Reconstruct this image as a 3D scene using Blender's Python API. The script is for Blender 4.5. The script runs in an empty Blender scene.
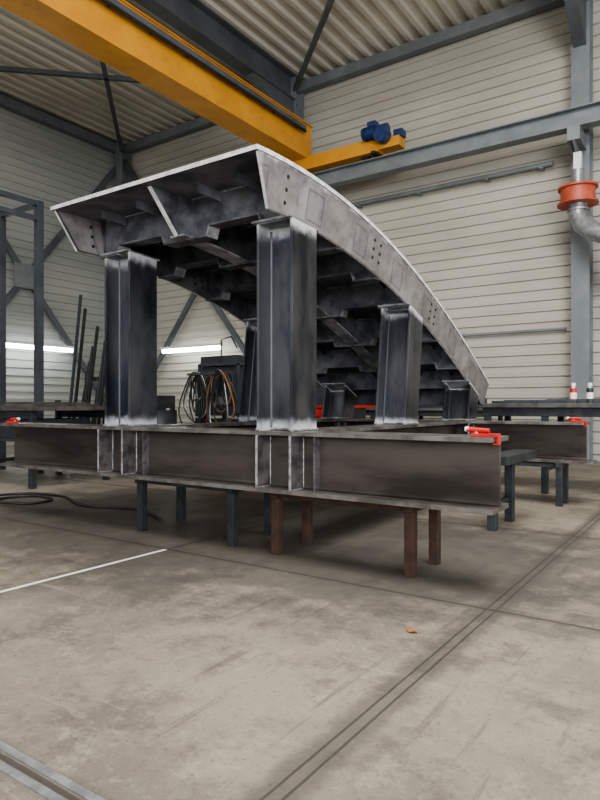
import bpy, math, random
import numpy as np
from mathutils import Vector, Matrix
random.seed(4)
R=math.radians
# ------------------------------------------------------------------ materials
def new_mat(name):
    m=bpy.data.materials.new(name); m.use_nodes=True
    nt=m.node_tree; b=nt.nodes['Principled BSDF']
    return m,nt,b
def L(nt,a,b): nt.links.new(a,b)
def node(nt,t,**kw):
    n=nt.nodes.new(t)
    for k,v in kw.items(): setattr(n,k,v)
    return n
def math_n(nt,op,a,b=None,c=None,clamp=False):
    n=nt.nodes.new('ShaderNodeMath'); n.operation=op; n.use_clamp=clamp
    for i,v in enumerate((a,b,c)):
        if v is None: continue
        if isinstance(v,(int,float)): n.inputs[i].default_value=v
        else: L(nt,v,n.inputs[i])
    return n.outputs[0]
def mixc(nt,fac,a,b):
    n=nt.nodes.new('ShaderNodeMix'); n.data_type='RGBA'
    for idx,v in ((0,fac),(6,a),(7,b)):
        if isinstance(v,(int,float)): n.inputs[idx].default_value=v
        elif isinstance(v,tuple): n.inputs[idx].default_value=(v[0],v[1],v[2],1)
        else: L(nt,v,n.inputs[idx])
    return n.outputs[2]
def noise(nt,scale,detail=5,rough=.6,vec=None,stretch=None):
    tc=nt.nodes.new('ShaderNodeTexCoord')
    src=tc.outputs['Object']
    if stretch:
        mp=nt.nodes.new('ShaderNodeMapping'); L(nt,src,mp.inputs[0]); mp.inputs['Scale'].default_value=stretch; src=mp.outputs[0]
    n=nt.nodes.new('ShaderNodeTexNoise'); L(nt,src,n.inputs['Vector'])
    n.inputs['Scale'].default_value=scale; n.inputs['Detail'].default_value=detail; n.inputs['Roughness'].default_value=rough
    return n.outputs['Fac']
def ramp(nt,fac,lo,hi):
    n=nt.nodes.new('ShaderNodeMapRange'); L(nt,fac,n.inputs[0]); n.inputs[1].default_value=lo; n.inputs[2].default_value=hi
    n.interpolation_type='SMOOTHSTEP'; return n.outputs[0]
def bump(nt,b,h,strength=.2,dist=.01):
    n=nt.nodes.new('ShaderNodeBump'); L(nt,h,n.inputs['Height']); n.inputs['Strength'].default_value=strength; n.inputs['Distance'].default_value=dist
    L(nt,n.outputs[0],b.inputs['Normal'])
def simple(name,c1,c2=None,scale=4,rough=.6,metal=0,bs=.0,stretch=None,lo=.35,hi=.65):
    m,nt,b=new_mat(name)
    c2=c2 or tuple(x*.75 for x in c1)
    f=ramp(nt,noise(nt,scale,stretch=stretch),lo,hi)
    L(nt,mixc(nt,f,c1,c2),b.inputs['Base Color'])
    b.inputs['Roughness'].default_value=rough; b.inputs['Metallic'].default_value=metal
    if bs: bump(nt,b,noise(nt,scale*8),bs,.004)
    return m
def steel_halo(name,c1,c2,cl,metal=.75,r1=.28,r2=.5,scale=5,stretch=(1,1,.35)):
    """mill-scale steel; UV.y = how much the surface was ground bright for welding"""
    m,nt,b=new_mat(name)
    f=ramp(nt,noise(nt,scale,stretch=stretch),.35,.68)
    base=mixc(nt,f,c1,c2)
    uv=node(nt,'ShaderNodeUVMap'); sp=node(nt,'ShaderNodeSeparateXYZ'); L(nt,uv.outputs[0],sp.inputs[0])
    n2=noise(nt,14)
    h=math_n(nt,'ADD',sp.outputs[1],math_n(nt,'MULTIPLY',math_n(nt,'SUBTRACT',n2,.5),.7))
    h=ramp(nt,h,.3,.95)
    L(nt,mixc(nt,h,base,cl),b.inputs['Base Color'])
    rr=math_n(nt,'ADD',math_n(nt,'MULTIPLY',f,r2-r1),r1)
    rr=math_n(nt,'ADD',rr,math_n(nt,'MULTIPLY',h,.15))
    L(nt,rr,b.inputs['Roughness'])
    L(nt,math_n(nt,'SUBTRACT',metal,math_n(nt,'MULTIPLY',h,metal*.5)),b.inputs['Metallic'])
    bump(nt,b,noise(nt,60),.12,.003)
    return m
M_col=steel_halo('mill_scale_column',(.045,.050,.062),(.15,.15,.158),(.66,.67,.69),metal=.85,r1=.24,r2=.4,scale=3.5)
M_beam=steel_halo('mill_scale_beam',(.060,.050,.047),(.14,.12,.11),(.5,.5,.5),metal=.7,r1=.26,r2=.42,scale=2.2,stretch=(.4,1,2))
M_flange=simple('worn_flange_steel',(.27,.25,.235),(.13,.117,.11),5,.38,.6,.1)
M_stiff=simple('ground_stiffener',(.22,.215,.215),(.09,.085,.085),9,.4,.6,.1)
M_weld=simple('weld_bead',(.50,.50,.51),(.22,.22,.23),30,.4,.5,.6)
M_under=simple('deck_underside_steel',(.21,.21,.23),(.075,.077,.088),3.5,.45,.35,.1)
M_rib=simple('rib_steel',(.19,.192,.21),(.065,.067,.078),5,.42,.4,.1)
M_ribe=simple('ground_rib_edge',(.46,.46,.48),(.18,.18,.195),7,.45,.35,.1)
M_white=simple('ground_bright_edge',(.82,.82,.81),(.52,.52,.52),14,.5,.2,.1)
M_hole=simple('bolt_hole_dark',(.01,.01,.01),(.02,.02,.02),8,.8)
def fascia_mat():
    m,nt,b=new_mat('ground_fascia_steel')
    uv=node(nt,'ShaderNodeUVMap'); sp=node(nt,'ShaderNodeSeparateXYZ'); L(nt,uv.outputs[0],sp.inputs[0])
    u,v=sp.outputs[0],sp.outputs[1]
    f=ramp(nt,noise(nt,9,8,.7),.35,.65)
    base=mixc(nt,f,(.33,.305,.295),(.21,.197,.197))
    base=mixc(nt,math_n(nt,'MULTIPLY',ramp(nt,noise(nt,2.2),.50,.64),.5),base,(.50,.48,.47))
    uu=math_n(nt,'ABSOLUTE',math_n(nt,'SUBTRACT',math_n(nt,'MODULO',math_n(nt,'ADD',u,.28),.62),.31))
    vv=math_n(nt,'ABSOLUTE',math_n(nt,'SUBTRACT',v,.42))
    d=math_n(nt,'MAXIMUM',math_n(nt,'SUBTRACT',uu,.09),math_n(nt,'MULTIPLY',math_n(nt,'SUBTRACT',vv,.30),.32))
    d=math_n(nt,'ADD',d,math_n(nt,'MULTIPLY',math_n(nt,'SUBTRACT',noise(nt,18),.5),.02))
    line=math_n(nt,'SUBTRACT',1,math_n(nt,'MULTIPLY',math_n(nt,'ABSOLUTE',d),75),clamp=True)
    base=mixc(nt,math_n(nt,'MULTIPLY',line,.7),base,(.09,.09,.105))
    inside=ramp(nt,d,.0,-.02)
    base=mixc(nt,math_n(nt,'MULTIPLY',inside,.28),base,(.16,.16,.17))
    e=math_n(nt,'ADD',v,math_n(nt,'MULTIPLY',math_n(nt,'SUBTRACT',noise(nt,10),.5),.35))
    base=mixc(nt,ramp(nt,e,.86,1.0),base,(.86,.86,.86))
    near=ramp(nt,math_n(nt,'ADD',u,math_n(nt,'MULTIPLY',noise(nt,9),.2)),.2,.06)
    base=mixc(nt,math_n(nt,'MULTIPLY',near,.5),base,(.85,.85,.85))
    L(nt,base,b.inputs['Base Color']); b.inputs['Metallic'].default_value=.35; b.inputs['Roughness'].default_value=.42
    bump(nt,b,noise(nt,50),.1,.003)
    return m
M_fascia=fascia_mat()
M_rust=simple('rusty_steel',(.075,.038,.026),(.040,.025,.018),12,.8,.1,.4)
M_darkpaint=simple('dark_grey_steel_leg',(.05,.058,.062),(.03,.033,.037),8,.5,.3)
M_struct=simple('blue_grey_structural_paint',(.23,.255,.262),(.175,.195,.205),2,.5,.1)
M_structd=simple('dark_structural_paint',(.13,.145,.155),(.095,.105,.115),2,.5,.1)
M_rack=simple('rack_navy_paint',(.04,.048,.06),(.06,.068,.078),5,.45,.2)
def crane_mat():
    m,nt,b=new_mat('crane_yellow_paint')
    c=mixc(nt,ramp(nt,noise(nt,1.5),.35,.65),(.74,.355,.055),(.64,.30,.045))
    c=mixc(nt,math_n(nt,'MULTIPLY',ramp(nt,noise(nt,6,10,.75),.55,.68),.35),c,(.30,.17,.06))
    L(nt,c,b.inputs['Base Color']); b.inputs['Roughness'].default_value=.4
    return m
M_yellow=crane_mat()
M_black=simple('black_rubber',(.015,.015,.017),(.03,.03,.03),8,.5)
M_blue=simple('motor_blue_paint',(.03,.06,.18),(.02,.04,.12),8,.4)
M_red=simple('red_paint',(.60,.035,.025),(.42,.02,.015),8,.4)
M_orange=simple('orange_red_paint',(.55,.12,.065),(.40,.08,.045),6,.45)
M_galv=simple('galvanised_steel',(.45,.46,.47),(.28,.29,.30),12,.4,.6)
M_tabletop=simple('welding_table_steel',(.08,.075,.07),(.16,.15,.14),4,.5,.5,.1)
M_whitep=simple('white_plastic',(.8,.8,.8),(.7,.7,.7),5,.4)
M_leaf=simple('dry_leaf_brown',(.35,.13,.03),(.25,.09,.02),40,.7)
M_brass=simple('hose_ochre',(.25,.12,.05),(.18,.08,.04),9,.6)
def clad(name,c1,c2,rough=.55):
    m,nt,b=new_mat(name)
    f=ramp(nt,noise(nt,1.1,stretch=(.3,.3,1)),.35,.65)
    c=mixc(nt,f,c1,c2)
    f2=math_n(nt,'MULTIPLY',ramp(nt,noise(nt,3,stretch=(.2,.2,6)),.5,.7),.25)
    c=mixc(nt,f2,c,tuple(x*.7 for x in c2))
    L(nt,c,b.inputs['Base Color']); b.inputs['Roughness'].default_value=rough
    return m
M_wall=clad('beige_wall_cladding',(.51,.49,.425),(.43,.41,.355))
M_wall2=clad('grey_wall_cladding',(.42,.43,.40),(.35,.36,.335))
M_roof=clad('roof_deck_sheet',(.70,.67,.58),(.60,.57,.49))
def emis(name,col,s):
    m,nt,b=new_mat(name); b.inputs['Base Color'].default_value=(*col,1)
    b.inputs['Emission Color'].default_value=(*col,1); b.inputs['Emission Strength'].default_value=s
    return m
M_tube=emis('fluorescent_tube_glow',(.93,1,.98),16)
def floor_mat():
    m,nt,b=new_mat('concrete_floor_slabs')
    tc=node(nt,'ShaderNodeTexCoord'); sp=node(nt,'ShaderNodeSeparateXYZ'); L(nt,tc.outputs['Object'],sp.inputs[0])
    x,y=sp.outputs[0],sp.outputs[1]
    f=ramp(nt,noise(nt,.8,9,.65),.38,.62)
    base=mixc(nt,f,(.285,.247,.198),(.175,.153,.124))
    f=math_n(nt,'MULTIPLY',ramp(nt,noise(nt,2.6,12,.75),.49,.61),.65)
    base=mixc(nt,f,base,(.115,.10,.084))
    f=math_n(nt,'MULTIPLY',ramp(nt,noise(nt,5.5,12,.8),.53,.62),.45)
    base=mixc(nt,f,base,(.36,.32,.265))
    f=math_n(nt,'MULTIPLY',ramp(nt,noise(nt,16,9,.8),.52,.66),.5)
    base=mixc(nt,f,base,(.34,.305,.25))
    f=math_n(nt,'MULTIPLY',ramp(nt,noise(nt,45,6,.75),.54,.66),.6)
    base=mixc(nt,f,base,(.09,.08,.07))
    f=math_n(nt,'MULTIPLY',ramp(nt,noise(nt,110,3,.75),.58,.70),.6)
    base=mixc(nt,f,base,(.045,.04,.036))
    f=math_n(nt,'MULTIPLY',ramp(nt,noise(nt,3,8,.7,stretch=(.25,5,1)),.60,.68),.35)
    base=mixc(nt,f,base,(.40,.36,.30))
    f=math_n(nt,'MULTIPLY',ramp(nt,noise(nt,2.2,8,.7,stretch=(6,.4,1)),.57,.67),.5)
    base=mixc(nt,f,base,(.085,.076,.064))
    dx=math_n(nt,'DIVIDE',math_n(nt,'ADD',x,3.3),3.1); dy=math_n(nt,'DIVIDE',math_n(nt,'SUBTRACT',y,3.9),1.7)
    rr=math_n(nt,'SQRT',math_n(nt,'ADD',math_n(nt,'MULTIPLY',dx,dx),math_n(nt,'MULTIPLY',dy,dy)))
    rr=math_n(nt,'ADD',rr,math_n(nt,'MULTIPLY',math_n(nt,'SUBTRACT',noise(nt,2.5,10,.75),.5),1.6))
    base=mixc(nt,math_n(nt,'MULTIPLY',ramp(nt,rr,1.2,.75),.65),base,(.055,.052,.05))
    wob=math_n(nt,'MULTIPLY',math_n(nt,'SUBTRACT',noise(nt,9,5,.7),.5),.05)
    def joint(co,off,period,w,wb=1.0):
        t=math_n(nt,'ADD',co,off+period*20)
        t=math_n(nt,'ABSOLUTE',math_n(nt,'SUBTRACT',math_n(nt,'MODULO',t,period),period/2))
        t=math_n(nt,'ADD',t,math_n(nt,'MULTIPLY',wob,wb))
        return ramp(nt,t,w,w*.4)
    px=math_n(nt,'ABSOLUTE',math_n(nt,'ADD',x,.95))
    band=ramp(nt,math_n(nt,'ADD',px,math_n(nt,'MULTIPLY',wob,2.2)),.10,.04)
    base=mixc(nt,math_n(nt,'MULTIPLY',band,.6),base,(.075,.068,.06))
    core=ramp(nt,math_n(nt,'ABSOLUTE',math_n(nt,'SUBTRACT',math_n(nt,'ADD',px,math_n(nt,'MULTIPLY',wob,.12)),.022)),.007,.003)
    base=mixc(nt,math_n(nt,'MULTIPLY',core,.7),base,(.035,.032,.03))
    jx=joint(x,.95+2.25/2,2.25,.014,.2); jy=joint(y,-3.02+2.05/2,2.05,.014,.2)
    far=math_n(nt,'GREATER_THAN',px,.3)
    j=math_n(nt,'MAXIMUM',math_n(nt,'MULTIPLY',jx,far),jy)
    jw=math_n(nt,'MAXIMUM',math_n(nt,'MULTIPLY',joint(x,.95+2.25/2,2.25,.07,1.6),far),joint(y,-3.02+2.05/2,2.05,.07,1.6))
    base=mixc(nt,math_n(nt,'MULTIPLY',jw,.35),base,(.085,.076,.066))
    base=mixc(nt,math_n(nt,'MULTIPLY',j,.8),base,(.045,.04,.037))
    L(nt,base,b.inputs['Base Color'])
    L(nt,math_n(nt,'ADD',math_n(nt,'MULTIPLY',noise(nt,4,6),.35),.36),b.inputs['Roughness'])
    b.inputs['Specular IOR Level'].default_value=.38
    h=math_n(nt,'SUBTRACT',noise(nt,35,8,.7),math_n(nt,'MULTIPLY',j,1.2))
    bump(nt,b,h,.4,.006)
    return m
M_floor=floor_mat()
# ------------------------------------------------------------------ mesh builder
class MB:
    def __init__(s): s.V=[];s.F=[];s.MI=[];s.UV=[];s.S=[];s.mats=[]
    def mi(s,m):
        if m not in s.mats: s.mats.append(m)
        return s.mats.index(m)
    def add(s,vs,fs,mat,uvs=None,smooth=False,T=None):
        o=len(s.V)
        if T is not None: vs=[T@Vector(v) for v in vs]
        s.V+= [tuple(v) for v in vs]
        for f in fs:
            s.F.append(tuple(o+i for i in f)); s.MI.append(s.mi(mat)); s.S.append(smooth)
            s.UV.append([uvs[i] for i in f] if uvs else [(0,0)]*len(f))
    def box(s,a,b,mat,T=None,halo=0):
        x0,y0,z0=[min(a[i],b[i]) for i in range(3)]; x1,y1,z1=[max(a[i],b[i]) for i in range(3)]
        v=[(x0,y0,z0),(x1,y0,z0),(x1,y1,z0),(x0,y1,z0),(x0,y0,z1),(x1,y0,z1),(x1,y1,z1),(x0,y1,z1)]
        f=[(0,3,2,1),(4,5,6,7),(0,1,5,4),(1,2,6,5),(2,3,7,6),(3,0,4,7)]
        s.add(v,f,mat,[(0,halo)]*8,False,T)
    def prism(s,poly,fn,a,b,mat,T=None,smooth=False):
        n=len(poly)
        v=[fn(p[0],p[1],a) for p in poly]+[fn(p[0],p[1],b) for p in poly]
        s.add(v,[tuple(range(n))[::-1],tuple(range(n,2*n))],mat,None,False,T)
        s.add(v,[(i,(i+1)%n,n+(i+1)%n,n+i) for i in range(n)],mat,None,smooth,T)
    def tube(s,pts,r,mat,n=10,cap=True,T=None,closed=False):
        pts=[Vector(p) for p in pts]; m=len(pts)
        rs=r if isinstance(r,(list,tuple)) else [r]*m
        vs=[];prev=None
        for i,p in enumerate(pts):
            if closed: d=(pts[(i+1)%m]-pts[i-1])
            else: d=(pts[min(i+1,m-1)]-pts[max(i-1,0)])
            d.normalize()
            if prev is None:
                up=Vector((0,0,1)) if abs(d.z)<.9 else Vector((1,0,0))
                u=d.cross(up).normalized()
            else:
                u=(prev-d*prev.dot(d)).normalized()
            prev=u; w=d.cross(u)
            for k in range(n):
                a=2*math.pi*k/n
                vs.append(p+(u*math.cos(a)+w*math.sin(a))*rs[i])
        fs=[]
        for i in range(m if closed else m-1):
            j=(i+1)%m
            for k in range(n): fs.append((i*n+k,i*n+(k+1)%n,j*n+(k+1)%n,j*n+k))
        s.add(vs,fs,mat,None,True,T)
        if cap and not closed:
            s.add(vs[:n],[tuple(range(n))[::-1]],mat,None,False,T); s.add(vs[-n:],[tuple(range(n))],mat,None,False,T)
    def rod(s,p0,p1,w,h,mat):
        p0=Vector(p0);p1=Vector(p1);d=(p1-p0);l=d.length
        q=d.to_track_quat('Y','Z').to_matrix().to_4x4(); q.translation=p0
        s.box((-w/2,0,-h/2),(w/2,l,h/2),mat,q)
    def obj(s,name,bevel=0,parent=None):
        me=bpy.data.meshes.new(name); me.from_pydata(s.V,[],s.F)
        for m in s.mats: me.materials.append(m)
        uvl=me.uv_layers.new(name='UVMap')
        k=0
        for i,p in enumerate(me.polygons):
            p.material_index=s.MI[i]; p.use_smooth=s.S[i]
            for c in s.UV[i]: uvl.data[k].uv=c; k+=1
        me.update()
        o=bpy.data.objects.new(name,me); bpy.context.scene.collection.objects.link(o)
        import bmesh
        bm=bmesh.new(); bm.from_mesh(me); bmesh.ops.recalc_face_normals(bm,faces=bm.faces); bm.to_mesh(me); bm.free()
        if bevel:
            md=o.modifiers.new('bevel','BEVEL'); md.width=bevel; md.segments=2; md.limit_method='ANGLE'; md.angle_limit=R(50)
        if parent: o.parent=parent
        return o
def ibeam(mb,axis,a0,a1,c,z0,z1,w=.3,tf=.026,tw=.016,mat=None,mf=None,halo=0):
    mat=mat or M_beam; mf=mf or mat
    def bx(c0,c1,zz0,zz1,m):
        if axis=='x': mb.box((a0,c0,zz0),(a1,c1,zz1),m,None,halo)
        else: mb.box((c0,a0,zz0),(c1,a1,zz1),m,None,halo)
    bx(c-w/2,c+w/2,z0,z0+tf,mf); bx(c-w/2,c+w/2,z1-tf,z1,mf); bx(c-tw/2,c+tw/2,z0+tf,z1-tf,mat)
    r=.024
    for sg in (-1,1):
        for zb,zd in ((z0+tf,1),(z1-tf,-1)):
            poly=[(c+sg*tw/2,zb),(c+sg*(tw/2+r),zb),(c+sg*(tw/2+r*.3),zb+zd*r*.3),(c+sg*tw/2,zb+zd*r)]
            if axis=='x': mb.prism(poly,lambda p,q,t:(t,p,q),a0,a1,mat)
            else: mb.prism(poly,lambda p,q,t:(p,t,q),a0,a1,mat)
# ------------------------------------------------------------------ room shell
XL,XR,YB,YF,ZC=-14.6,9.0,12.0,-9.0,8.62
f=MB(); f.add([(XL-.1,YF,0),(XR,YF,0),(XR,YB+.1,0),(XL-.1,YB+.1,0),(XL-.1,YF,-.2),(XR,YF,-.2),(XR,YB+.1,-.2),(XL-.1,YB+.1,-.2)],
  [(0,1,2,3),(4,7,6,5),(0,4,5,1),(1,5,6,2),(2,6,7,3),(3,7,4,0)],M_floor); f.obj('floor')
def clad_profile(L0,L1,per,dep):
    pts=[];z=L0
    while z<L1:
        pts+=[(z,0),(z+per*.62,0),(z+per*.68,dep),(z+per*.94,dep)]
        z+=per
    pts.append((L1,0)); return pts
def sheet(mb,prof,fn,a,b,back,mat):
    n=len(prof)
    v=[fn(p[0],p[1],a) for p in prof]+[fn(p[0],p[1],b) for p in prof]
    mb.add(v,[(i,i+1,n+i+1,n+i) for i in range(n-1)],mat)
    v=[fn(prof[0][0],back,a),fn(prof[-1][0],back,a),fn(prof[0][0],back,b),fn(prof[-1][0],back,b)]
    mb.add(v,[(0,1,3,2)],mat)
w=MB(); sheet(w,clad_profile(0,ZC,.2,-.035),lambda p,q,t:(t,YB+q,p),XL,XR,.12,M_wall); w.obj('wall_back')
w=MB(); sheet(w,clad_profile(0,ZC,.2,.035),lambda p,q,t:(XL+q,t,p),YF,YB,-.12,M_wall2); w.obj('wall_left')
w=MB(); sheet(w,clad_profile(XL,XR,.33,-.08),lambda p,q,t:(p,t,ZC+q),YF,YB,.12,M_roof); w.obj('ceiling')
# ------------------------------------------------------------------ hall frame
COLX=[-14.25,-8.25,-2.1,4.0]
h=MB()
def hcol(mb,x,y,z0,z1,mat,w=.3,d=.34):
    mb.box((x-w/2,y-d/2,z0),(x+w/2,y-d/2+.025,z1),mat); mb.box((x-w/2,y+d/2-.025,z0),(x+w/2,y+d/2,z1),mat)
    mb.box((x-.01,y-d/2+.025,z0),(x+.01,y+d/2-.025,z1),mat)
for x in COLX:
    hcol(h,x,YB-.26,0,8.5,M_struct); h.box((x-.22,YB-.48,0),(x+.22,YB-.06,.03),M_struct)
for y in (5.9,-.2,-6.3):
    h.box((XL+.05,y-.15,0),(XL+.4,y+.15,.03),M_struct)
    h.box((XL+.06,y-.15,0),(XL+.085,y+.15,8.5),M_struct);h.box((XL+.375,y-.15,0),(XL+.4,y+.15,8.5),M_struct);h.box((XL+.085,y-.01,0),(XL+.375,y+.01,8.5),M_struct)
for x in COLX[1:]:
    h.box((x-.15,YF,7.95),(x+.15,YB-.43,7.975),M_structd); h.box((x-.15,YF,8.5),(x+.15,YB-.09,8.525),M_structd); h.box((x-.01,YF,7.975),(x+.01,YB-.43,8.5),M_structd)
    h.prism([(YB-.43,7.2),(YB-.43,7.96),(YB-1.9,7.96)],lambda p,q,t:(t,p,q),x-.1,x+.1,M_structd)
h.box((XL+.06,YB-.24,8.24),(XR,YB-.06,8.46),M_struct)
h.box((XL+.06,YF,8.24),(XL+.24,YB-.06,8.46),M_struct)
zb,zt=.4,8.0
y=YB-.22
for a,c in (((COLX[0],zb),(COLX[1],zt)),((COLX[0],zt),(COLX[1],zb))):
    h.rod((a[0],y,a[1]),(c[0],y,c[1]),.09,.12,M_structd)
mx=(COLX[0]+COLX[1])/2; h.box((mx-.3,y-.07,4.2-.25),(mx+.3,y-.05,4.2+.25),M_structd)
x=XL+.2
for a,c in (((5.9,zb),(YB-.2,zt)),((5.9,zt),(YB-.2,zb))):
    h.rod((x,a[0],a[1]),(x,c[0],c[1]),.09,.14,M_structd)
my=(5.9+YB-.2)/2; h.box((x+.05,my-.35,4.2-.3),(x+.08,my+.35,4.2+.3),M_struct)
for p,q in (((COLX[1],YB-.3),(COLX[2],5.9)),((COLX[0],YB-.3),(COLX[1],5.9)),((COLX[0],5.9),(COLX[1],YB-.3)),((COLX[0],5.9),(COLX[1],-.2))):
    h.rod((p[0],p[1],8.2),(q[0],q[1],8.2),.09,.09,M_structd)
h.obj('hall_steel_frame')
r=MB()
ry=YB-.85; RZ=5.62
r.box((XL+1,ry-.12,RZ),(XR,ry+.12,RZ+.02),M_struct); r.box((XL+1,ry-.12,RZ+.30),(XR,ry+.12,RZ+.32),M_struct); r.box((XL+1,ry-.008,RZ+.02),(XR,ry+.008,RZ+.3),M_struct)
r.box((XL+1,ry-.03,RZ+.32),(XR,ry+.03,RZ+.36),M_structd)
for x in COLX:
    r.box((x-.1,ry-.15,RZ-.23),(x+.1,YB-.43,RZ),M_struct)
    r.prism([(ry-.15,RZ-.23),(YB-.43,RZ-.23),(YB-.43,RZ-.6)],lambda p,q,t:(t,p,q),x-.015,x+.015,M_struct)
r.obj('crane_runway_beam')
c=MB(); cx=-7.66
zlo,zhi=6.28,7.05
c.box((cx-.26,YF,zlo),(cx+.26,ry+.1,zlo+.02),M_yellow)
c.box((cx-.2,YF,zlo+.02),(cx-.18,ry+.1,zhi-.02),M_yellow); c.box((cx+.18,YF,zlo+.02),(cx+.2,ry+.1,zhi-.02),M_yellow)
c.box((cx-.24,YF,zhi-.02),(cx+.24,ry+.1,zhi),M_yellow)
c.box((cx+.30,YF,6.80),(cx+.34,ry-.3,6.90),M_structd); c.box((cx+.30,YF,6.76),(cx+.35,ry-.3,6.80),M_black)
for i in range(24):
    yy=ry-.5-i*.8
    c.box((cx+.2,yy,6.82),(cx+.31,yy+.05,6.87),M_black)
    c.box((cx+.2,yy+.2,zlo+.1),(cx+.205,yy+.23,zhi-.1),M_yellow)
ez0=RZ+.42
c.box((cx-1.4,ry-.16,ez0),(cx+1.95,ry+.16,ez0+.27),M_yellow)
for xx in (cx-1.2,cx+1.6):
    c.tube([(xx,ry-.05,ez0+.06),(xx,ry+.05,ez0+.06)],.12,M_black,18)
    c.box((xx+.2,ry-.18,ez0-.04),(xx+.3,ry+.18,ez0+.02),M_black)
mx2=cx+2.1; mz=ez0+.34
c.box((cx+1.95,ry-.14,ez0+.03),(cx+2.4,ry+.14,ez0+.22),M_yellow)
c.tube([(mx2,ry-.165,mz-.1),(mx2,ry-.36,mz-.1)],.15,M_blue,16)
c.tube([(mx2-.35,ry-.25,mz),(mx2+.12,ry-.25,mz)],.11,M_blue,16)
for k in range(6): c.tube([(mx2-.1-k*.05,ry-.25,mz),(mx2-.115-k*.05,ry-.25,mz)],.132,M_blue,16)
c.tube([(mx2-.35,ry-.25,mz),(mx2-.42,ry-.25,mz)],.125,M_blue,16)
c.box((mx2-.3,ry-.33,mz+.1),(mx2-.12,ry-.17,mz+.2),M_blue)
c.box((mx2+.16,ry-.1,ez0+.22),(mx2+.34,ry+.1,ez0+.36),M_blue)
c.obj('overhead_travelling_crane',.006)
p=MB()
p.tube([(-7.4,YB-.16,5.38),(-2.6,YB-.16,5.38)],.045,M_struct,10)
for xx in (-6.6,-5.2,-3.8,-2.8): p.box((xx-.03,YB-.22,5.31),(xx+.03,YB-.05,5.335),M_struct)
p.obj('compressed_air_pipe')
p=MB(); p.box((-5.6,YB-.12,2.36),(-2.4,YB-.05,2.40),M_struct); p.obj('cable_conduit')
e=MB(); ex,ey,ez=-2.04,YB-.95,4.47
e.tube([(ex,ey,ez-.13),(ex,ey,ez+.13)],.27,M_orange,28)
e.tube([(ex,ey,ez-.16),(ex,ey,ez-.13)],.32,M_orange,28); e.tube([(ex,ey,ez+.10),(ex,ey,ez+.135)],.31,M_orange,28)
e.tube([(ex,ey,ez+.13),(ex,ey,ez+.42)],.10,M_galv,14)
e.box((ex-.1,ey,ez-.05),(ex+.1,YB-.435,ez+.05),M_structd)
e.box((ex-.06,ey-.05,ez+.42),(ex+.06,ey+.05,ez+.7),M_whitep)
duct=[(ex,ey,ez-.16),(ex,ey,ez-.34),(ex+.08,ey-.05,ez-.5),(ex+.25,ey-.12,ez-.66),(ex+.45,ey-.2,ez-.78),(ex+.62,ey-.25,ez-1.0),(ex+.66,ey-.25,ez-1.5)]
e.tube(duct,[.15,.15,.16,.155,.14,.13,.12],M_galv,16)
for k in range(6): 
    q=Vector(duct[k]); q2=Vector(duct[k+1]); mm=(q+q2)/2; d=(q2-q).normalized()
    e.tube([mm-d*.015,mm+d*.015],.17-.008*k,M_galv,16)
e.obj('extraction_fan')
def fixture(p0,p1,wall):
    m=MB(); P0=Vector(p0);P1=Vector(p1)
    m.rod(P0,P1,.14,.06,M_whitep)
    off=Vector((0,0,-.08))
    d=(P1-P0).normalized()
    m.tube([P0+off+d*.05,P1+off-d*.05],.055,M_tube,10)
    for t in (.15,.85):
        q=P0.lerp(P1,t); m.rod(q,q+Vector(wall),.04,.04,M_whitep)
    m.obj('fluorescent_light')
fixture((-12.4,YB-.5,2.5),(-10.3,YB-.5,2.5),(0,.18,0))
fixture((XL+.5,7.2,2.5),(XL+.5,10.0,2.5),(-.2,0,0))
# ------------------------------------------------------------------ base frame
ZB0,ZB1=.43,.83
YFc=3.34; YRc=6.62
XE=-1.0
bf=MB()
ibeam(bf,'x',-5.62,XE,YFc,ZB0,ZB1,.3,mat=M_beam,mf=M_flange)
ibeam(bf,'x',-5.62,-1.14,YRc,ZB0,ZB1,.3,mat=M_beam,mf=M_flange)
CX=[(-4.11,-3.81),(-2.555,-2.265)]
for a,bb in CX:
    ibeam(bf,'y',YFc+.15,YRc-.15,(a+bb)/2,ZB0,ZB1,.28,mat=M_beam,mf=M_flange)
def stiff(mb,x,yc):
    for sg in (-1,1):
        mb.box((x-.008,yc+sg*.008,ZB0+.026),(x+.008,yc+sg*.148,ZB1-.026),M_stiff)
    for dx in (-.012,.012):
        mb.tube([(x+dx,yc-.012,ZB0+.04),(x+dx,yc-.012,ZB1-.04)],.005,M_weld,6)
        mb.tube([(x+dx,yc-.14,ZB0+.029),(x+dx,yc-.02,ZB0+.029)],.005,M_weld,6)
        mb.tube([(x+dx,yc-.14,ZB1-.029),(x+dx,yc-.02,ZB1-.029)],.005,M_weld,6)
    mb.box((x-.009,yc-.150,ZB0+.026),(x+.009,yc-.147,ZB1-.026),M_weld)
for yc in (YFc,YRc):
    for a,bb in ((-4.19,-3.88),(-2.56,-2.27)):
        for x in (a+.01,bb-.01): stiff(bf,x,yc)
for x in (-3.74,-2.15):
    bf.box((x-.006,YFc-.07,ZB0+.026),(x+.006,YFc-.008,ZB1-.026),M_stiff)
bf.obj('steel_base_frame',.003)
def trestle(x0,x1,y0,y1,mat,top=.43,w=.06):
    m=MB()
    for x in (x0,x1):
        for y in (y0,y1): m.box((x-w/2,y-w/2,0),(x+w/2,y+w/2,top-.05),mat)
        m.box((x-w/2,y0-w/2-.02,top-.05),(x+w/2,y1+w/2+.02,top),mat)
    m.box((x0,y0-w/4,top-.05),(x1,y0+w/4,top-.01),mat); m.box((x0,y1-w/4,top-.05),(x1,y1+w/4,top-.01),mat)
    m.obj('steel_trestle',.004)
trestle(-3.85,-2.9,3.36,3.79,M_darkpaint); trestle(-2.49,-1.52,3.34,3.70,M_rust)
trestle(-2.3,-1.37,6.5,6.75,M_darkpaint); trestle(-4.9,-3.9,6.5,6.75,M_darkpaint)
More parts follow.
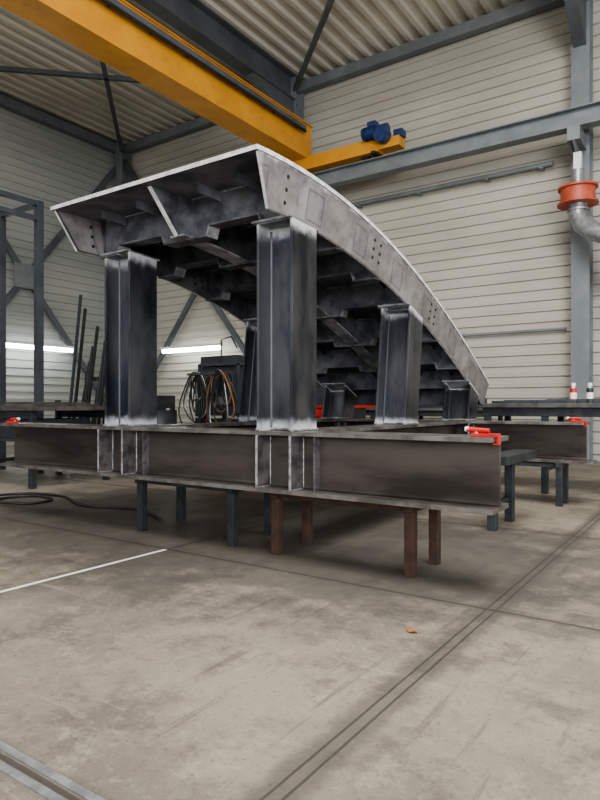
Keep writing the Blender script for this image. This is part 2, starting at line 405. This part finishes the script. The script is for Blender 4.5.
m=MB()
for y in (4.95,5.42): m.box((-1.58,y-.035,0),(-1.51,y+.035,.53),M_darkpaint)
m.box((-1.60,4.85,.53),(-1.40,5.75,.60),M_darkpaint); m.box((-1.57,4.95,.18),(-1.53,5.42,.22),M_darkpaint)
m.obj('sawhorse',.003)
# ------------------------------------------------------------------ arched bridge section
TY=[2.8,3.2,3.45,3.8,4.32,5.19,6.21,6.96]; TZ=[2.49,2.51,2.497,2.45,2.345,2.09,1.66,1.27]
co=np.polyfit(TY,TZ,3)
def T(y): return float(np.polyval(co,y))
def H(y): return .315-.05*max(0,(y-4))/3
def B(y): return T(y)-H(y)
Y0,Y1,Y0b,Y1b=2.8,7.0,2.97,6.97
XTL,XTR,XBL,XBR=-4.215,-2.226,-4.16,-2.28
N=40; th=.022
br=MB()
def fascia(xt,xb,inward,mat,mat_in):
    v=[];uv=[]
    for i in range(N+1):
        t=i/N; yt=Y0+(Y1-Y0)*t; yb=Y0b+(Y1b-Y0b)*t
        zt=T(yt); zb=B(yb)
        v+=[(xt,yt,zt),(xb,yb,zb),(xt+inward,yt,zt),(xb+inward,yb,zb)]
        uv+=[(yt-Y0,1),(yb-Y0,0),(yt-Y0,1),(yb-Y0,0)]
    fo=[];fi=[];fe=[]
    for i in range(N):
        a=4*i;c2=a+4
        fo.append((a,c2,c2+1,a+1)); fi.append((a+2,a+3,c2+3,c2+2)); fe+= [(a,a+2,c2+2,c2),(a+1,c2+1,c2+3,a+3)]
    fe+=[(0,1,3,2),(4*N,4*N+2,4*N+3,4*N+1)]
    br.add(v,fo,mat,uv,False); br.add(v,fi,mat_in,uv,False); br.add(v,fe,M_white,uv,False)
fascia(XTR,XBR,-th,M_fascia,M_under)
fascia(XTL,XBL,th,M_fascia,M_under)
v=[]
for i in range(N+1):
    y=Y0-.012+(Y1-Y0+.012)*i/N; z=T(y)
    v+=[(XTL-.004,y,z+.004),(XTR+.004,y,z+.004),(XTL-.004,y,z-.024),(XTR+.004,y,z-.024)]
ft=[];fb=[];fe=[]
for i in range(N):
    a=4*i;c2=a+4
    ft.append((a,a+1,c2+1,c2)); fb.append((a+2,c2+2,c2+3,a+3)); fe+=[(a,c2,c2+2,a+2),(a+1,a+3,c2+3,c2+1)]
fe+=[(0,2,3,1),(4*N,4*N+1,4*N+3,4*N+2)]
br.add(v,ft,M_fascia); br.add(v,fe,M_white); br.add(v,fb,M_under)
xm=-3.2
v=[];w2=[]
for i in range(N+1):
    t=i/N; yt=Y0+.06+(Y1-Y0-.06)*t; yb=Y0b+.14+(Y1b-Y0b-.14)*t
    v+=[(xm-.01,yt,T(yt)-.02),(xm-.01,yb,B(yb)+.01),(xm+.01,yt,T(yt)-.02),(xm+.01,yb,B(yb)+.01)]
    w2+=[(xm-.07,yb,B(yb)+.012),(xm-.07,yb,B(yb)-.004),(xm+.07,yb,B(yb)+.012),(xm+.07,yb,B(yb)-.004)]
fo=[];fe=[];ff=[]
for i in range(N):
    a=4*i;c2=a+4
    fo+=[(a,c2,c2+1,a+1),(a+2,a+3,c2+3,c2+2)]; fe.append((a+1,c2+1,c2+3,a+3))
    ff+=[(a,c2,c2+1,a+1),(a+2,a+3,c2+3,c2+2),(a+1,c2+1,c2+3,a+3),(a,a+2,c2+2,c2)]
br.add(v,fo,M_rib); br.add(v,fe+[(0,1,3,2)],M_ribe); br.add(w2,ff+[(0,1,3,2)],M_ribe)
a0,b0=Vector((xm,Y0+.055,T(Y0+.06)-.03)),Vector((xm,Y0b+.135,B(Y0b+.14)))
br.rod(a0,b0,.03,.012,M_white)
v=[]
for (yt,fr) in ((2.83,.04),(3.22,.04),(3.22,.96),(2.985,.96)):
    x=XTL+(XBL-XTL)*fr+th+.002
    v.append((x,yt,T(yt)-H(yt)*fr))
br.add(v,[(0,1,2,3)],M_fascia,[(.4,.8),(.6,.8),(.6,.2),(.4,.2)])
for k,yr in enumerate((3.24,3.85,4.45,5.05,5.65,6.2,6.7)):
    zt=T(yr)-.018; hb=H(yr)-.02; hm=hb*.76
    for (xa,xb2) in ((XBL+th+.002,xm-.01),(xm+.01,XBR-th-.002)):
        prof=[(xa,zt),(xb2,zt),(xb2,zt-hb),(xb2-.20,zt-hb),(xb2-.225,zt-hm),(xa+.225,zt-hm),(xa+.20,zt-hb),(xa,zt-hb)]
        br.prism(prof,lambda p,q,t:(p,t,q),yr-.008,yr+.008,M_rib)
        seg=prof[2:]
        for j in range(len(seg)-1):
            (xa1,z1),(xa2,z2)=seg[j],seg[j+1]
            poly=[(xa1,z1),(xa2,z2),(xa2,z2-.014),(xa1,z1-.014)]
            br.prism(poly,lambda p,q,t:(p,t,q),yr-.06,yr+.06,M_ribe if j in (1,3) else M_rib)
        xc=(xa+xb2)/2
        br.box((xc-.006,yr,zt-hm),(xc+.006,yr+.14,zt-.01),M_rib)
        br.tube([(xa+.02,yr-.012,zt-.006),(xb2-.02,yr-.012,zt-.006)],.006,M_weld,6)
for xs in (-3.9,-3.5,-2.9,-2.55):
    v=[]
    for i in range(21):
        y=3.0+(6.9-3.0)*i/20
        v+=[(xs-.005,y,T(y)-.018),(xs+.005,y,T(y)-.018),(xs-.005,y,T(y)-.09),(xs+.005,y,T(y)-.09)]
    fs=[]
    for i in range(20):
        a=4*i;c2=a+4; fs+=[(a,a+2,c2+2,c2),(a+1,c2+1,c2+3,a+3),(a+2,a+3,c2+3,c2+2)]
    br.add(v,fs,M_under)
br.box((XBL,Y1-.04,B(Y1)+.01),(XBR,Y1-.02,T(Y1)-.01),M_rib)
def holes(y,n=3,dz=.078):
    for i in range(n):
        zz=T(y)-.09-dz*i
        fr=(T(y)-zz)/H(y)
        for xt,xb,sg in ((XTR,XBR,1),(XTL,XBL,1)):
            x=xt+(xb-xt)*fr
            if xt==XTL: x+=th+.003
            br.tube([(x-.004,y,zz),(x+.0025,y,zz)],.013,M_hole,12)
holes(3.12); 
for yy in (4.27,4.37): holes(yy,3,.065)
for yy in (5.38,5.48): holes(yy,3,.065)
def column(mb,x0,x1,y0,y1,zb,zt_fn,lean=0.0):
    tf=.02;yc=(y0+y1)/2
    sec=[(x0,y0,x0+tf,y1),(x1-tf,y0,x1,y1),(x0+tf,yc-.007,x1-tf,yc+.007)]
    fr=[0,.03,.07,.13,.5,.87,.93,.97,1]; ha=[1,.75,.35,0,0,0,.35,.75,1]
    for (a,b2,c2,d) in sec:
        v=[];uv=[]
        for t,hh in zip(fr,ha):
            for (xx,yy) in ((a,b2),(c2,b2),(c2,d),(a,d)):
                z1=zt_fn(yy+lean); z=zb+(z1-zb)*t
                v.append((xx,yy+lean*t,z)); uv.append((xx,hh))
        fs=[(0,3,2,1)]
        m2=len(fr)
        for i in range(m2-1):
            for k in range(4): fs.append((4*i+k,4*i+(k+1)%4,4*i+4+(k+1)%4,4*i+4+k))
        fs.append(tuple(4*(m2-1)+k for k in range(4)))
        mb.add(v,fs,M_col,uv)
    for xx,sg in ((x0+tf,1),(x1-tf,-1)):
        for s2 in (-1,1):
            poly=[(xx,yc+s2*.007),(xx+sg*.012,yc+s2*.007),(xx,yc+s2*.019)]
            z1=zt_fn(yc+lean)-.02
            v=[(p[0],p[1],zb) for p in poly]+[(p[0],p[1]+lean,z1) for p in poly]
            mb.add(v,[(0,1,4,3),(1,2,5,4),(2,0,3,5)],M_rack,[(0,0)]*6)
    for (xa,ya,xb2,yb2) in ((x0,y0-.004,x0+tf,y0-.004),(x1-tf,y0-.004,x1,y0-.004),(x1+.004,y0,x1+.004,y1),(x0+tf,yc-.012,x1-tf,yc-.012)):
        mb.tube([(xa,ya,zb+.010),(xb2,yb2,zb+.010)],.009,M_weld,6)
top=lambda y:B(y)+.004
for (a,bb) in CX:
    column(br,a,bb,3.2,3.48,ZB1,top)
    column(br,a,bb,4.86,5.12,ZB1,top,.12)
    column(br,a,bb,6.42,6.68,ZB1,top,.08)
    for (yy0,yy1) in ((3.17,3.51),(4.95,5.27),(6.47,6.79)):
        v=[]
        for y in (yy0,yy1):
            z=B(y)
            v+=[(a-.02,y,z+.016),(bb+.0,y,z+.016),(a-.02,y,z),(bb+.0,y,z)]
        br.add(v,[(0,1,3,2),(0,4,5,1),(2,3,7,6),(4,6,7,5),(0,2,6,4),(1,5,7,3)],M_ribe)
br.obj('arched_bridge_section',.002)
# ------------------------------------------------------------------ clamps
def clamp(x,y,z,rot,name='screw_clamp'):
    m=MB(); Tm=Matrix.Translation((x,y,z))@Matrix.Rotation(rot,4,'Z')
    m.box((-.12,-.03,.001),(.02,.03,.02),M_red,Tm)
    m.box((-.127,-.012,-.032),(-.11,.012,.02),M_red,Tm)
    m.box((-.127,-.012,-.04),(-.09,.012,-.030),M_red,Tm)
    m.tube([(.0,0,.02),(.0,0,.04)],.012,M_galv,10,T=Tm); m.tube([(-.07,0,.033),(.05,0,.04)],.014,M_red,10,T=Tm)
    m.tube([(.04,0,.04),(.06,0,.041)],.014,M_whitep,10,T=Tm)
    m.obj(name,.002)
clamp(XE-.105,3.26,ZB1,R(180)); clamp(-1.14-.105,6.53,ZB1,R(180)); clamp(-5.62+.105,3.28,ZB1,0)
# ------------------------------------------------------------------ tables
def table(x0,x1,y0,y1,zt,th_=.05,leg=.07,n=2):
    m=MB()
    m.box((x0,y0,zt-th_),(x1,y1,zt),M_tabletop)
    m.box((x0+.05,y0+.05,zt-th_-.1),(x1-.05,y0+.1,zt-th_),M_darkpaint); m.box((x0+.05,y1-.1,zt-th_-.1),(x1-.05,y1-.05,zt-th_),M_darkpaint)
    for i in range(n):
        x=x0+.1+(x1-x0-.2)*i/(n-1)
        for y in (y0+.09,y1-.09):
            m.box((x-leg/2,y-leg/2,0),(x+leg/2,y+leg/2,zt-th_),M_darkpaint)
        m.box((x-leg/3,y0+.09,.25),(x+leg/3,y1-.09,.3),M_darkpaint)
    return m
m=table(-2.45,-.3,7.25,8.25,1.02,n=4)
for k,(xx,l) in enumerate(((-2.3,.5),(-2.2,.8),(-1.75,.6))): m.box((xx,7.32+.14*k,1.02),(xx+l,7.40+.14*k,1.05+.01*k),M_rack)
m.obj('welding_table',.004)
m=table(-8.0,-6.75,4.2,5.45,.98)
for k in range(5): m.box((-7.9+.04*k,4.3+.03*k,.98+.012*k),(-6.85-.05*k,5.35-.04*k,.99+.012*k),M_tabletop)
m.box((-7.95,4.25,.55),(-6.8,5.4,.58),M_rack); m.box((-7.8,4.35,.58),(-7.0,5.2,.82),M_rack)
m.obj('welding_table',.004)
m=table(-4.9,-3.2,10.2,11.1,.95,n=2); m.box((-4.0,10.4,.95),(-3.5,10.9,1.12),M_rack); m.obj('workbench',.004)
m=table(-7.1,-5.4,10.3,11.1,.95,n=2); m.box((-6.9,10.4,.95),(-6.3,10.9,1.35),M_rack); m.box((-6.2,10.5,.95),(-5.6,10.8,1.15),M_red); m.box((-6.85,10.45,1.35),(-6.5,10.8,1.6),M_darkpaint); m.obj('workbench',.004)
m=MB(); m.box((-4.7,10.4,.951),(-4.1,10.9,1.25),M_darkpaint); m.tube([(-4.55,10.65,1.25),(-4.55,10.65,1.31),(-4.25,10.65,1.31),(-4.25,10.65,1.25)],.012,M_galv,8); m.box((-4.71,10.39,1.17),(-4.09,10.4,1.19),M_galv); m.obj('tool_box',.01)
def can(x,y,z,body=M_red):
    m=MB(); m.tube([(x,y,z),(x,y,z+.17)],.037,body,18); m.tube([(x,y,z+.17),(x,y,z+.19),(x,y,z+.197)],[.037,.022,.022],M_galv,18); m.tube([(x,y,z+.192),(x,y,z+.23)],.026,M_whitep,16)
    m.tube([(x,y,z+.05),(x,y,z+.12)],.038,M_whitep,18,cap=False); m.obj('spray_can')
can(-1.45,7.6,1.021); can(-1.28,7.62,1.021,M_darkpaint)
# rack left
m=MB()
xs=(-8.3,-9.3); ys=(2.6,5.3)
for x in xs:
    for y in ys: m.box((x-.05,y-.05,0),(x+.05,y+.05,3.98),M_rack)
    for z in (3.94,3.72,.9): m.box((x-.035,ys[0],z-.035),(x+.035,ys[1],z+.035),M_rack)
for y in ys:
    for z in (3.94,.9): m.box((xs[1],y-.035,z-.035),(xs[0],y+.035,z+.035),M_rack)
m.obj('storage_rack',.004)
m=MB(); ox=-1.25
m.box((-9.8+ox,7.6,.85),(-8.2+ox,7.7,.93),M_rack); 
for x in (-9.75+ox,-8.25+ox):
    m.box((x-.04,7.4,0),(x+.04,7.48,1.1),M_rack); m.box((x-.04,8.1,0),(x+.04,8.18,1.7),M_rack); m.box((x-.04,7.4,.85),(x+.04,8.18,.93),M_rack)
m.box((-9.8+ox,8.1,1.5),(-8.2+ox,8.18,1.58),M_rack)
for i,(x,t) in enumerate(((-9.9,3.3),(-9.75,3.0),(-9.6,1.9),(-9.5,2.2),(-9.35,2.6),(-9.2,1.8),(-9.1,2.3),(-8.95,2.8),(-8.7,2.1),(-8.45,2.45))):
    m.rod((x+ox,7.72,0.02),(x+.03+ox,8.06,t),.05,.05,(M_rack,M_black,M_rust)[i%3])
m.obj('steel_bar_rack',.003)
# welding cart
m=MB(); X0,Y0c=-6.2,7.05
def bx(a,b2,mat): m.box((X0+a[0],Y0c+a[1],a[2]),(X0+b2[0],Y0c+b2[1],b2[2]),mat)
bx((-.35,-.3,.18),(.5,.3,.24),M_rack)
for x in (-.3,.45):
    for y in (-.27,.27): bx((x-.02,y-.02,.24),(x+.02,y+.02,1.6),M_rack)
bx((-.32,-.29,1.57),(.47,.29,1.61),M_rack); bx((-.32,-.29,.85),(.47,.29,.88),M_rack)
bx((-.26,-.25,.26),(.42,.25,.8),M_darkpaint); bx((-.2,-.262,.5),(.3,-.25,.75),M_red)
bx((-.28,-.24,.88),(.40,.24,1.56),M_rack); bx((-.2,-.25,1.2),(.3,-.24,1.5),M_darkpaint); bx((.1,-.26,1.42),(.25,-.25,1.48),M_red); bx((.0,-.26,1.0),(.25,-.24,1.12),M_galv); bx((-.3,-.25,1.61),(.4,.25,1.72),M_darkpaint)
for x in (-.28,.42):
    for y in (-.3,.3): m.tube([(X0+x,Y0c+y-.03,.1),(X0+x,Y0c+y+.03,.1)],.1,M_black,18); 
for x in (-.28,.42): bx((x-.02,-.28,.09),(x+.02,.28,.18),M_rack)
m.tube([(X0-.5,Y0c,.24),(X0-.5,Y0c,1.45),(X0-.5,Y0c,1.56),(X0-.5,Y0c,1.66)],[.11,.11,.05,.03],M_darkpaint,18); bx((-.62,-.14,.18),(-.35,.14,.24),M_rack)
for k in range(20):
    cxk=X0+.05+.38*random.uniform(-1,1); rr=.14+.016*k; zc=1.45-.95*rr; yk=Y0c-.33-.010*k
    mt=(M_black,M_black,M_brass,M_galv,M_black,M_rust,M_black,M_black,M_brass,M_black,M_darkpaint,M_black,M_galv,M_black)[k%14]
    m.tube([(cxk+rr*(.5+.15*math.sin(k*1.7))*math.cos(a)*(1-.3*math.sin(a)),yk+.015*math.sin(3*a+k),zc+rr*math.sin(a)+.03*math.sin(2*a+k)) for a in [2*math.pi*i/28 for i in range(28)]],.011,mt,8,closed=True)
for k in range(8):
    xk=X0+.56+.02*k; rr=.24+.03*k; 
    m.tube([(xk,Y0c+rr*.6*math.cos(a),1.45-rr*.9+rr*math.sin(a)+.02*math.sin(2*a+k)) for a in [2*math.pi*i/28 for i in range(28)]],.013,M_black if k%3 else M_rust,8,closed=True)
bx((-.3,-.54,1.43),(.25,-.5,1.46),M_rack); bx((-.3,-.5,1.43),(-.27,-.25,1.46),M_rack); bx((.22,-.5,1.43),(.25,-.25,1.46),M_rack); bx((.40,-.03,1.44),(.74,.03,1.47),M_rack)
m.tube([(X0-.2,Y0c+.1,1.72),(X0-.2,Y0c+.1,2.0),(X0-.0,Y0c+.1,2.04),(X0+.2,Y0c,1.85)],.012,M_black,8)
m.obj('welding_cart',.004)
m=MB(); dx,dy=-7.5,6.9
m.tube([(dx,dy,0),(dx,dy,.02),(dx,dy,.3),(dx,dy,.31),(dx,dy,.33),(dx,dy,.6),(dx,dy,.61),(dx,dy,.63),(dx,dy,.9),(dx,dy,.92)],[.29,.29,.28,.295,.28,.28,.295,.28,.28,.29],M_rack,28)
m.box((dx-.2,dy-.15,.92),(dx+.15,dy+.2,1.15),M_darkpaint); m.tube([(dx+.2,dy,.92),(dx+.2,dy,.95)],.04,M_galv,12); m.obj('steel_drum')
# gas cylinders
m=MB()
for i,(gx,mt) in enumerate(((-6.75,M_darkpaint),(-6.45,M_rust),(-6.15,M_galv))):
    gy=9.0
    m.tube([(gx,gy,.05),(gx,gy,1.25),(gx,gy,1.36),(gx,gy,1.42),(gx,gy,1.5)],[.115,.115,.08,.035,.03],mt,18); m.tube([(gx,gy,1.42),(gx,gy,1.55)],.05,M_galv,12)
m.box((-6.92,8.86,0),(-5.98,9.14,.05),M_rack); m.box((-6.92,9.125,.7),(-5.98,9.15,.76),M_rack)
for gx in (-6.91,-6.0): m.box((gx-.02,9.11,0),(gx+.02,9.15,1.3),M_rack)
m.obj('gas_cylinder_rack',.003)
m=MB(); tx,ty=-5.2,8.7
m.box((tx-.35,ty-.22,.15),(tx+.35,ty+.22,.95),M_darkpaint)
for k in range(5): m.box((tx-.32,ty-.235,.2+.15*k),(tx+.32,ty-.22,.33+.15*k),M_red); m.tube([(tx-.2,ty-.25,.3+.15*k),(tx+.2,ty-.25,.3+.15*k)],.01,M_galv,8)
m.box((tx-.37,ty-.24,.95),(tx+.37,ty+.24,.99),M_red)
for x in (-.28,.28):
    for y in (-.17,.17): m.tube([(tx+x,ty+y-.02,.07),(tx+x,ty+y+.02,.07)],.07,M_black,14); m.box((tx+x-.015,ty+y-.03,.07),(tx+x+.015,ty+y+.03,.15),M_galv)
m.box((tx-.25,ty-.15,.99),(tx+.1,ty+.15,1.14),M_rack); m.obj('tool_cart',.004)
# hose on the floor, far left
m=MB()
pts=[(-5.9,3.15,.015),(-6.0,3.3,.015),(-6.3,3.6,.015),(-6.2,3.9,.015),(-5.8,3.85,.015),(-5.75,3.55,.018),(-6.1,3.3,.045),(-6.45,3.5,.03),(-6.4,3.95,.018),(-5.9,4.05,.015),(-5.2,3.8,.015),(-4.6,3.95,.015),(-4.0,3.7,.015)]
def smooth(pts,n=6):
    P=[Vector(p) for p in pts]; out=[]
    for i in range(len(P)-1):
        p0=P[max(i-1,0)];p1=P[i];p2=P[i+1];p3=P[min(i+2,len(P)-1)]
        for k in range(n):
            t=k/n; out.append(.5*((2*p1)+(p2-p0)*t+(2*p0-5*p1+4*p2-p3)*t*t+(3*p1-p0-3*p2+p3)*t**3))
    return out+[P[-1]]
m.tube(smooth(pts),.014,M_black,7); m.obj('welding_cable')
m=MB()
m.box((-3.212,-.5,-.01),(-3.188,3.0,.003),M_whitep); m.obj('floor_rail_strip')
m=MB()
m.box((-7,.93,-.01),(-1.06,.955,.004),M_galv); m.box((-7,.985,-.01),(-1.06,1.01,.004),M_galv); m.obj('floor_rail_strip')
m=MB()
d=620/(632-405); rr=(412-300)/620*d
lx=rr*.823-d*.568; ly=rr*.568+d*.823
m.add([(lx-.03,ly,.012),(lx-.01,ly-.018,.004),(lx+.015,ly-.015,.008),(lx+.035,ly,.02),(lx+.012,ly+.016,.006),(lx-.012,ly+.017,.01),(lx,ly,.003)],[(0,1,6),(1,2,6),(2,3,6),(3,4,6),(4,5,6),(5,0,6)],M_leaf)
m.tube([(lx+.035,ly,.02),(lx+.05,ly+.01,.008)],.0015,M_leaf,5); m.obj('dry_leaf')
# ------------------------------------------------------------------ light
W=bpy.data.worlds.new('World'); bpy.context.scene.world=W; W.use_nodes=True
bg=W.node_tree.nodes['Background']; bg.inputs[0].default_value=(.92,.96,1,1); bg.inputs[1].default_value=.95
def area(name,loc,target,sx,sy,power,col=(1,1,1)):
    l=bpy.data.lights.new(name,'AREA'); l.shape='RECTANGLE'; l.size=sx; l.size_y=sy; l.energy=power; l.color=col
    o=bpy.data.objects.new(name,l); bpy.context.scene.collection.objects.link(o); o.location=loc
    o.rotation_euler=(Vector(target)-Vector(loc)).to_track_quat('-Z','Y').to_euler()
area('gate_daylight',(6.5,-5.5,3.2),(-4,6,4.0),6,4.5,1250,(.98,.985,1))
area('skylight_daylight',(-.5,2.5,8.2),(-1.5,3.5,0),4,6,1200,(1,.98,.94))
area('skylight_daylight',(-11,0,8.0),(-10,1,0),3,6,250,(1,.98,.95))
try:
    bpy.context.scene.view_settings.look='AgX - Medium High Contrast'
except Exception as ex: print(ex)
# ------------------------------------------------------------------ camera
cam=bpy.data.cameras.new('camera'); cam.sensor_width=36; cam.lens=620/800*36; cam.shift_y=5/800; cam.clip_end=200
co_=bpy.data.objects.new('camera',cam); bpy.context.scene.collection.objects.link(co_)
co_.location=(0,0,1.0); co_.rotation_euler=(R(90),0,R(34.6)); bpy.context.scene.camera=co_
